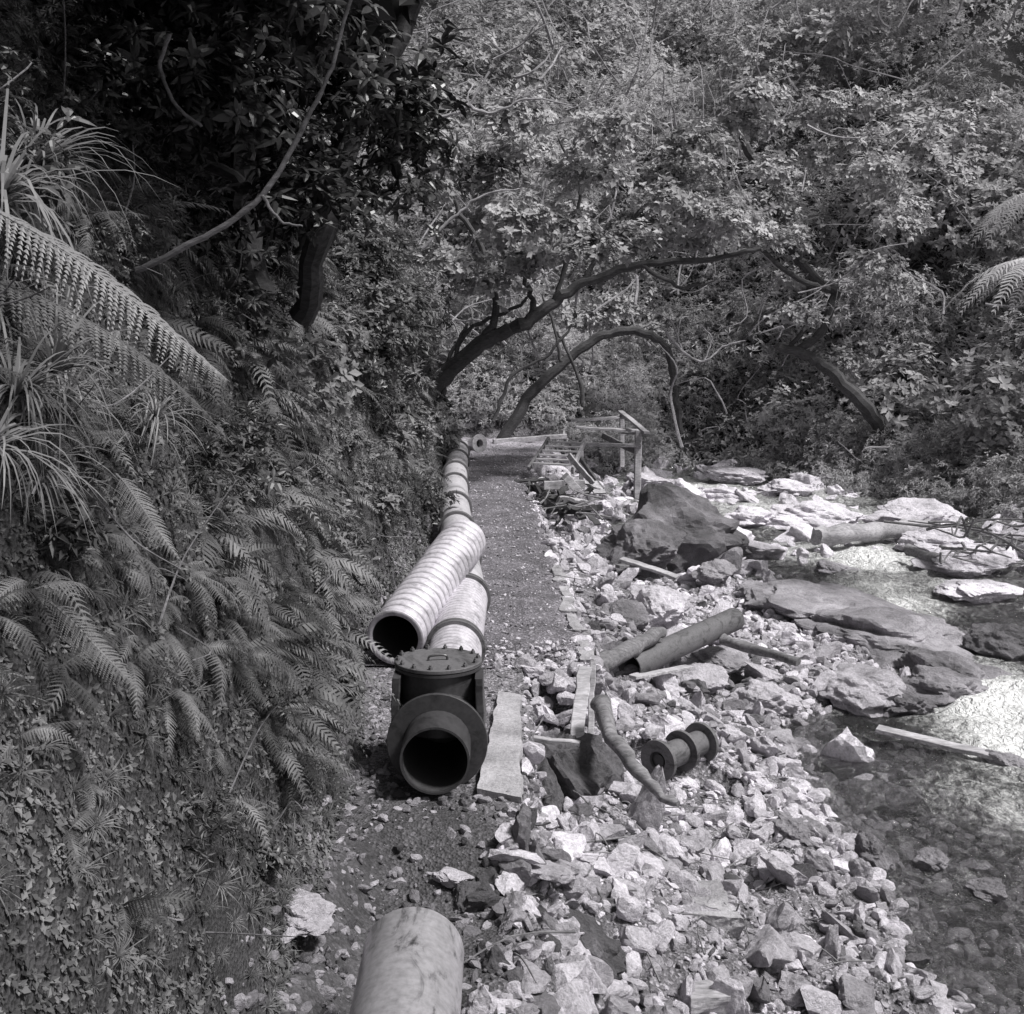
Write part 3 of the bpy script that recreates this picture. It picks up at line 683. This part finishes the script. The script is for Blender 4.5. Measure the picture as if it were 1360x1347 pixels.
tree('dead_branch',[(L_(24.5,(885,440),(905,465),(935,480),(960,460),(990,452)),.035,.01),(L_(24.5,(905,465),(890,425),(850,408)),.025,.01),(L_(24.5,(935,480),(945,450),(930,430)),.02,.008)],[],M_barkl,jit=.01)
tree('dead_branch',[(L_(19,(540,140),(580,155),(620,140),(650,95)),.035,.02),(L_(19,(620,140),(655,150),(700,130),(760,140)),.03,.01),(L_(19,(560,330),(600,290),(640,260),(690,250)),.03,.01)],[],M_barkl,jit=.01)
# ---- left dark overhanging tree
cr=[];
for k in range(66):
    u=rng.uniform(-60,540); v=rng.uniform(-170,340)
    if v>260 and u>430: continue
    if v>120 and u<180 and rng.random()<.6: continue
    t=rng.uniform(6.6,11); cr.append((atd(u,v,t),(rng.uniform(.3,.65),.5,rng.uniform(.2,.4)),int(rng.uniform(40,80)),rng.uniform(.1,.95)))
tree('overhanging_tree',[(L_(8.5,(360,520,1),(345,420),(325,250),(320,80),(330,-120)),.10,.08),(L_(9.5,(400,420,.5),(430,300),(480,160),(540,20),(600,-120)),.10,.08),
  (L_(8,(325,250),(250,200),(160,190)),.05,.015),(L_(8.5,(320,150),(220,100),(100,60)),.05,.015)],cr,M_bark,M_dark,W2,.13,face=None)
tree('bare_limb',[(L_(5.8,(470,-20),(440,88),(408,158),(348,258),(270,315),(180,358)),.009,.016),(L_(5.8,(348,258),(372,292),(402,300)),.009,.004),(L_(6.2,(225,45),(213,90),(235,140),(268,168)),.012,.008)],[],M_woodd,jit=.003)
A=Acc()
for k in range(120):
    c=np.array([rng.uniform(-7.5,-.7),rng.uniform(2,12),rng.uniform(5.2,8.6)])
    crown(A,c,(1.0,1.0,.6),60,W1,.3,.3,.2,shell=.1,cull=False)
A.make('added_shade_canopy',M_dark)  # leaves added overhead, mostly out of frame, to block light from the bank
# ---- bank bushes
A=Acc()
n=560; s_=.1+5*rng.random(n)**1.3; y=4+29*rng.random(n)**1.15; x=foot(y)-s_; z=H(x,y)
for i in range(n):
    nr=y[i]<9
    r=rng.uniform(.22,.6)*(1+.35*(y[i]>14))*(.7 if nr else 1); c=np.array([x[i]+.05,y[i],z[i]+r*.3])
    if s_[i]<.6: r*=.5; c[0]-=.05
    t=rng.uniform(.05,.85)*(.5 if nr else 1.25)
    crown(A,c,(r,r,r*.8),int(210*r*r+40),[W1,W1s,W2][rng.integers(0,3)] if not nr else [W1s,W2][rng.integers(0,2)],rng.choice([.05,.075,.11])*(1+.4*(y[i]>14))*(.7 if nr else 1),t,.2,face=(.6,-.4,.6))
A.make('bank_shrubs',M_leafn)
A=Acc()
n=80000; s_=-.03+3.8*rng.random(n)**1.3; y=2.6+30*rng.random(n)**1.8; x=foot(y)-s_; z=H(x,y); P=np.stack([x,y,z+.01],1)
q_=inview(P,.08)&(vn(x*1.7,y*1.7)+.5*vn(z*2.5,y*3)>.52); P=P[q_]; nn=Hn(P[:,0],P[:,1])*.8+[.2,-.2,.5]
pick(A,W1,P,basis(nn+rng.normal(0,.3,nn.shape)),rng.uniform(.012,.032,len(P))*(1+.09*P[:,1]),np.clip(.33+.7*fbm(P[:,0]*1.5,P[:,1]*1.5+P[:,2])+rng.normal(0,.2,len(P)),0,1))
A.make('bank_groundcover',M_fern)
# ---- ferns
A=Acc()
def rosettes(n,y0,y1,ypow,s0,s1,Ts,L0,L1,nf,clear=0):
    s_=s0+(s1-s0)*rng.random(n)**1.1; y=y0+(y1-y0)*rng.random(n)**ypow; x=foot(y)-s_; z=H(x,y)
    P=np.stack([x,y,z],1); q_=inview(P,.12)&(vn(x*1.1+30,y*1.1+z)>.25); P=P[q_]
    for i in range(len(P)):
        m_=rng.integers(nf-2,nf+3)
        az=rng.uniform(-1.6,1.6,m_); L=rng.uniform(L0,L1)
        base=np.array([.8,-.35,0]); base/=np.linalg.norm(base)
        dx=base[0]*np.cos(az)-base[1]*np.sin(az); dy=base[0]*np.sin(az)+base[1]*np.cos(az)
        X=np.stack([dx,dy,rng.uniform(-.9,.3,m_)],1); X/=np.linalg.norm(X,axis=1,keepdims=True)
        Zt=np.array([.25,-.1,1.])+rng.normal(0,.35,(m_,3)); Z=Zt-(Zt*X).sum(1,keepdims=True)*X; Z/=np.linalg.norm(Z,axis=1,keepdims=True)
        R=np.stack([X,np.cross(Z,X),Z],2); t0=rng.uniform(.1,.75)
        pick(A,Ts,np.repeat(P[i:i+1],m_,0),R,L*rng.uniform(.6,1.1,m_),np.clip(t0+rng.normal(0,.18,m_),0,1))
rosettes(260,3.0,7.0,1,.2,2.2,FD,.16,.38,6)
rosettes(1000,6.0,31,1.3,.15,4,FR,.25,.6,7)
A.make('bank_ferns',M_fern)
A=Acc()
BF=frond(36,True,77,.14,.62); BF2=frond(30,True,78,.3,.6)
def bigfrond(p0,p1,up,t,T):
    X=(p1-p0)/np.linalg.norm(p1-p0); Z=np.array(up,float); Z-=Z@X*X; Z/=np.linalg.norm(Z); R=np.stack([X,np.cross(Z,X),Z],1)[None]
    A.scatter(T,np.array([p0]),R,np.array([np.linalg.norm(p1-p0)]),np.array([t]))
bigfrond(atd(-60,270,3.6),atd(325,470,3.75),(.1,-.45,.85),1,BF)
bigfrond(atd(-40,370,4.0),atd(310,505,4.3),(.1,-.35,.9),.45,BF2)
bigfrond(atd(150,630,4.6),atd(245,720,4.4),(.2,-.5,.7),.8,BF2)
bigfrond(atd(60,800,3.9),atd(200,900,3.8),(.2,-.5,.7),.6,BF2)
A.make('fern_frond',M_fern)
A=Acc()
tp=[]
for (u,v,t,sz) in [(-10,270,4.0,.65),(30,230,4.6,.6),(20,520,3.9,.5),(60,500,4.2,.5),(90,540,4.6,.42),(-20,610,3.7,.5),(200,570,5.2,.4),(60,640,4.2,.42),(0,430,4.3,.5)]:
    for k in range(2): tp.append((atd(u+rng.uniform(-15,15),v+rng.uniform(-15,15),t),sz,rng.uniform(.5,.9)))
for k in range(70):
    y=rng.uniform(5,24); s1=rng.uniform(.4,3.0); x=float(foot(y))-s1; tp.append((np.array([x,y,float(H(x,y))+.03]),rng.uniform(.25,.55),rng.uniform(.2,.9)))
P=np.array([a[0] for a in tp]); nn=np.tile([.35,-.25,.9],(len(P),1))+rng.normal(0,.12,(len(P),3))
pick(A,GB,P,basis(nn),np.array([a[1] for a in tp]),np.array([a[2] for a in tp]))
n=520; s_=rng.uniform(0,1.5,n); y=rng.uniform(3.0,8,n); x=foot(y)-s_; P=np.stack([x,y,H(x,y)],1); q_=inview(P,.1); P=P[q_]
pick(A,GB,P,basis(np.tile([.5,-.3,.5],(len(P),1))+rng.normal(0,.2,(len(P),3))),rng.uniform(.08,.2,len(P)),rng.uniform(.1,.8,len(P)))
A.make('grass_tufts',M_fern)
A=Acc()
for k in range(320):
    y=4+24*rng.random()**1.3; s1=rng.uniform(.1,3.0); x=float(foot(y))-s1; p=np.array([x,y,float(H(x,y))+.12]); L=rng.uniform(.3,1.0); d=np.array([rng.uniform(0,.5),rng.normal(0,.4),rng.uniform(-.9,.9)])*L
    A.add(*tube([p,p+d*.5+rng.normal(0,.06,3),p+d+rng.normal(0,.1,3)],.004*(1+.06*y),.002,5,0,4))
A.make('bank_twigs',M_woodd)
def treefern(name,c,h,L,nf,t,off=(1.2,.6)):
    a=Acc(); az=np.linspace(0,2*np.pi,nf,endpoint=False)+rng.normal(0,.12,nf)
    X=np.stack([np.cos(az),np.sin(az),np.full(nf,.05)],1); X/=np.linalg.norm(X,axis=1,keepdims=True); Z=np.tile([0,0,1.],(nf,1)); Z-=(Z*X).sum(1,keepdims=True)*X; Z/=np.linalg.norm(Z,axis=1,keepdims=True)
    R=np.stack([X,np.cross(Z,X),Z],2); a.scatter(frond(30,False,5,.75,.9),np.tile(c,(nf,1)),R,L*rng.uniform(.85,1.1,nf),np.full(nf,t)+rng.normal(0,.1,nf))
    tr_=part('trunk',tube([c+[off[0],off[1],-h],c+[off[0]*.6,off[1]*.5,-h*.5],c],.12,.08,12,.01,6),M_bark)
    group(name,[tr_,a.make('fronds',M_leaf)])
treefern('tree_fern',atd(1405,270,18),4.6,1.3,18,.5,(2.5,1))
treefern('tree_fern',atd(1405,360,17),3.6,1.4,18,.9,(2.5,1))
A=Acc()
for k in range(150):
    y=rng.uniform(14,33); x=float(rb(y))+rng.uniform(-.6,1.6); z=float(H(x,y)); r=rng.uniform(.35,.85)
    crown(A,(x,y,z+r*.5),(r,r,r*.8),int(230*r*r),W1s,.12,rng.uniform(.2,.8),.2,face=(-.5,-.5,.5))
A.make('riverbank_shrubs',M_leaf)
# ------------------------------------------------------------------ camera, light, world
cam=bpy.data.cameras.new('camera'); co_=bpy.data.objects.new('camera',cam); S.collection.objects.link(co_)
co_.location=(0,0,CAMZ); co_.rotation_euler=(math.pi/2-PITCH,0,0)
cam.sensor_width=36; cam.sensor_fit='HORIZONTAL'; cam.lens=36*F/1360; cam.clip_end=1000; cam.clip_start=.05
S.camera=co_
sd=Vector((.50,-.20,.84)).normalized()
el=math.asin(sd.z); rot=math.atan2(sd.x,sd.y)
su=bpy.data.lights.new('sun','SUN'); su.energy=5.0; su.angle=math.radians(10); su.color=(1,.99,.98)
so=bpy.data.objects.new('sun',su); S.collection.objects.link(so); so.rotation_euler=sd.to_track_quat('Z','Y').to_euler(); so.location=(10,0,30)
W=bpy.data.worlds.new('World'); S.world=W; W.use_nodes=True; nt=W.node_tree; nt.nodes.clear()
sk=nt.nodes.new('ShaderNodeTexSky'); sk.sky_type='NISHITA'; sk.sun_disc=False; sk.sun_elevation=el; sk.sun_rotation=rot
bw=nt.nodes.new('ShaderNodeRGBToBW'); bg=nt.nodes.new('ShaderNodeBackground'); bg.inputs[1].default_value=.15; o=nt.nodes.new('ShaderNodeOutputWorld')
nt.links.new(sk.outputs[0],bw.inputs[0]); nt.links.new(bw.outputs[0],bg.inputs[0]); nt.links.new(bg.outputs[0],o.inputs[0])
S.view_settings.view_transform='Standard'; S.view_settings.look='None'; S.view_settings.exposure=0
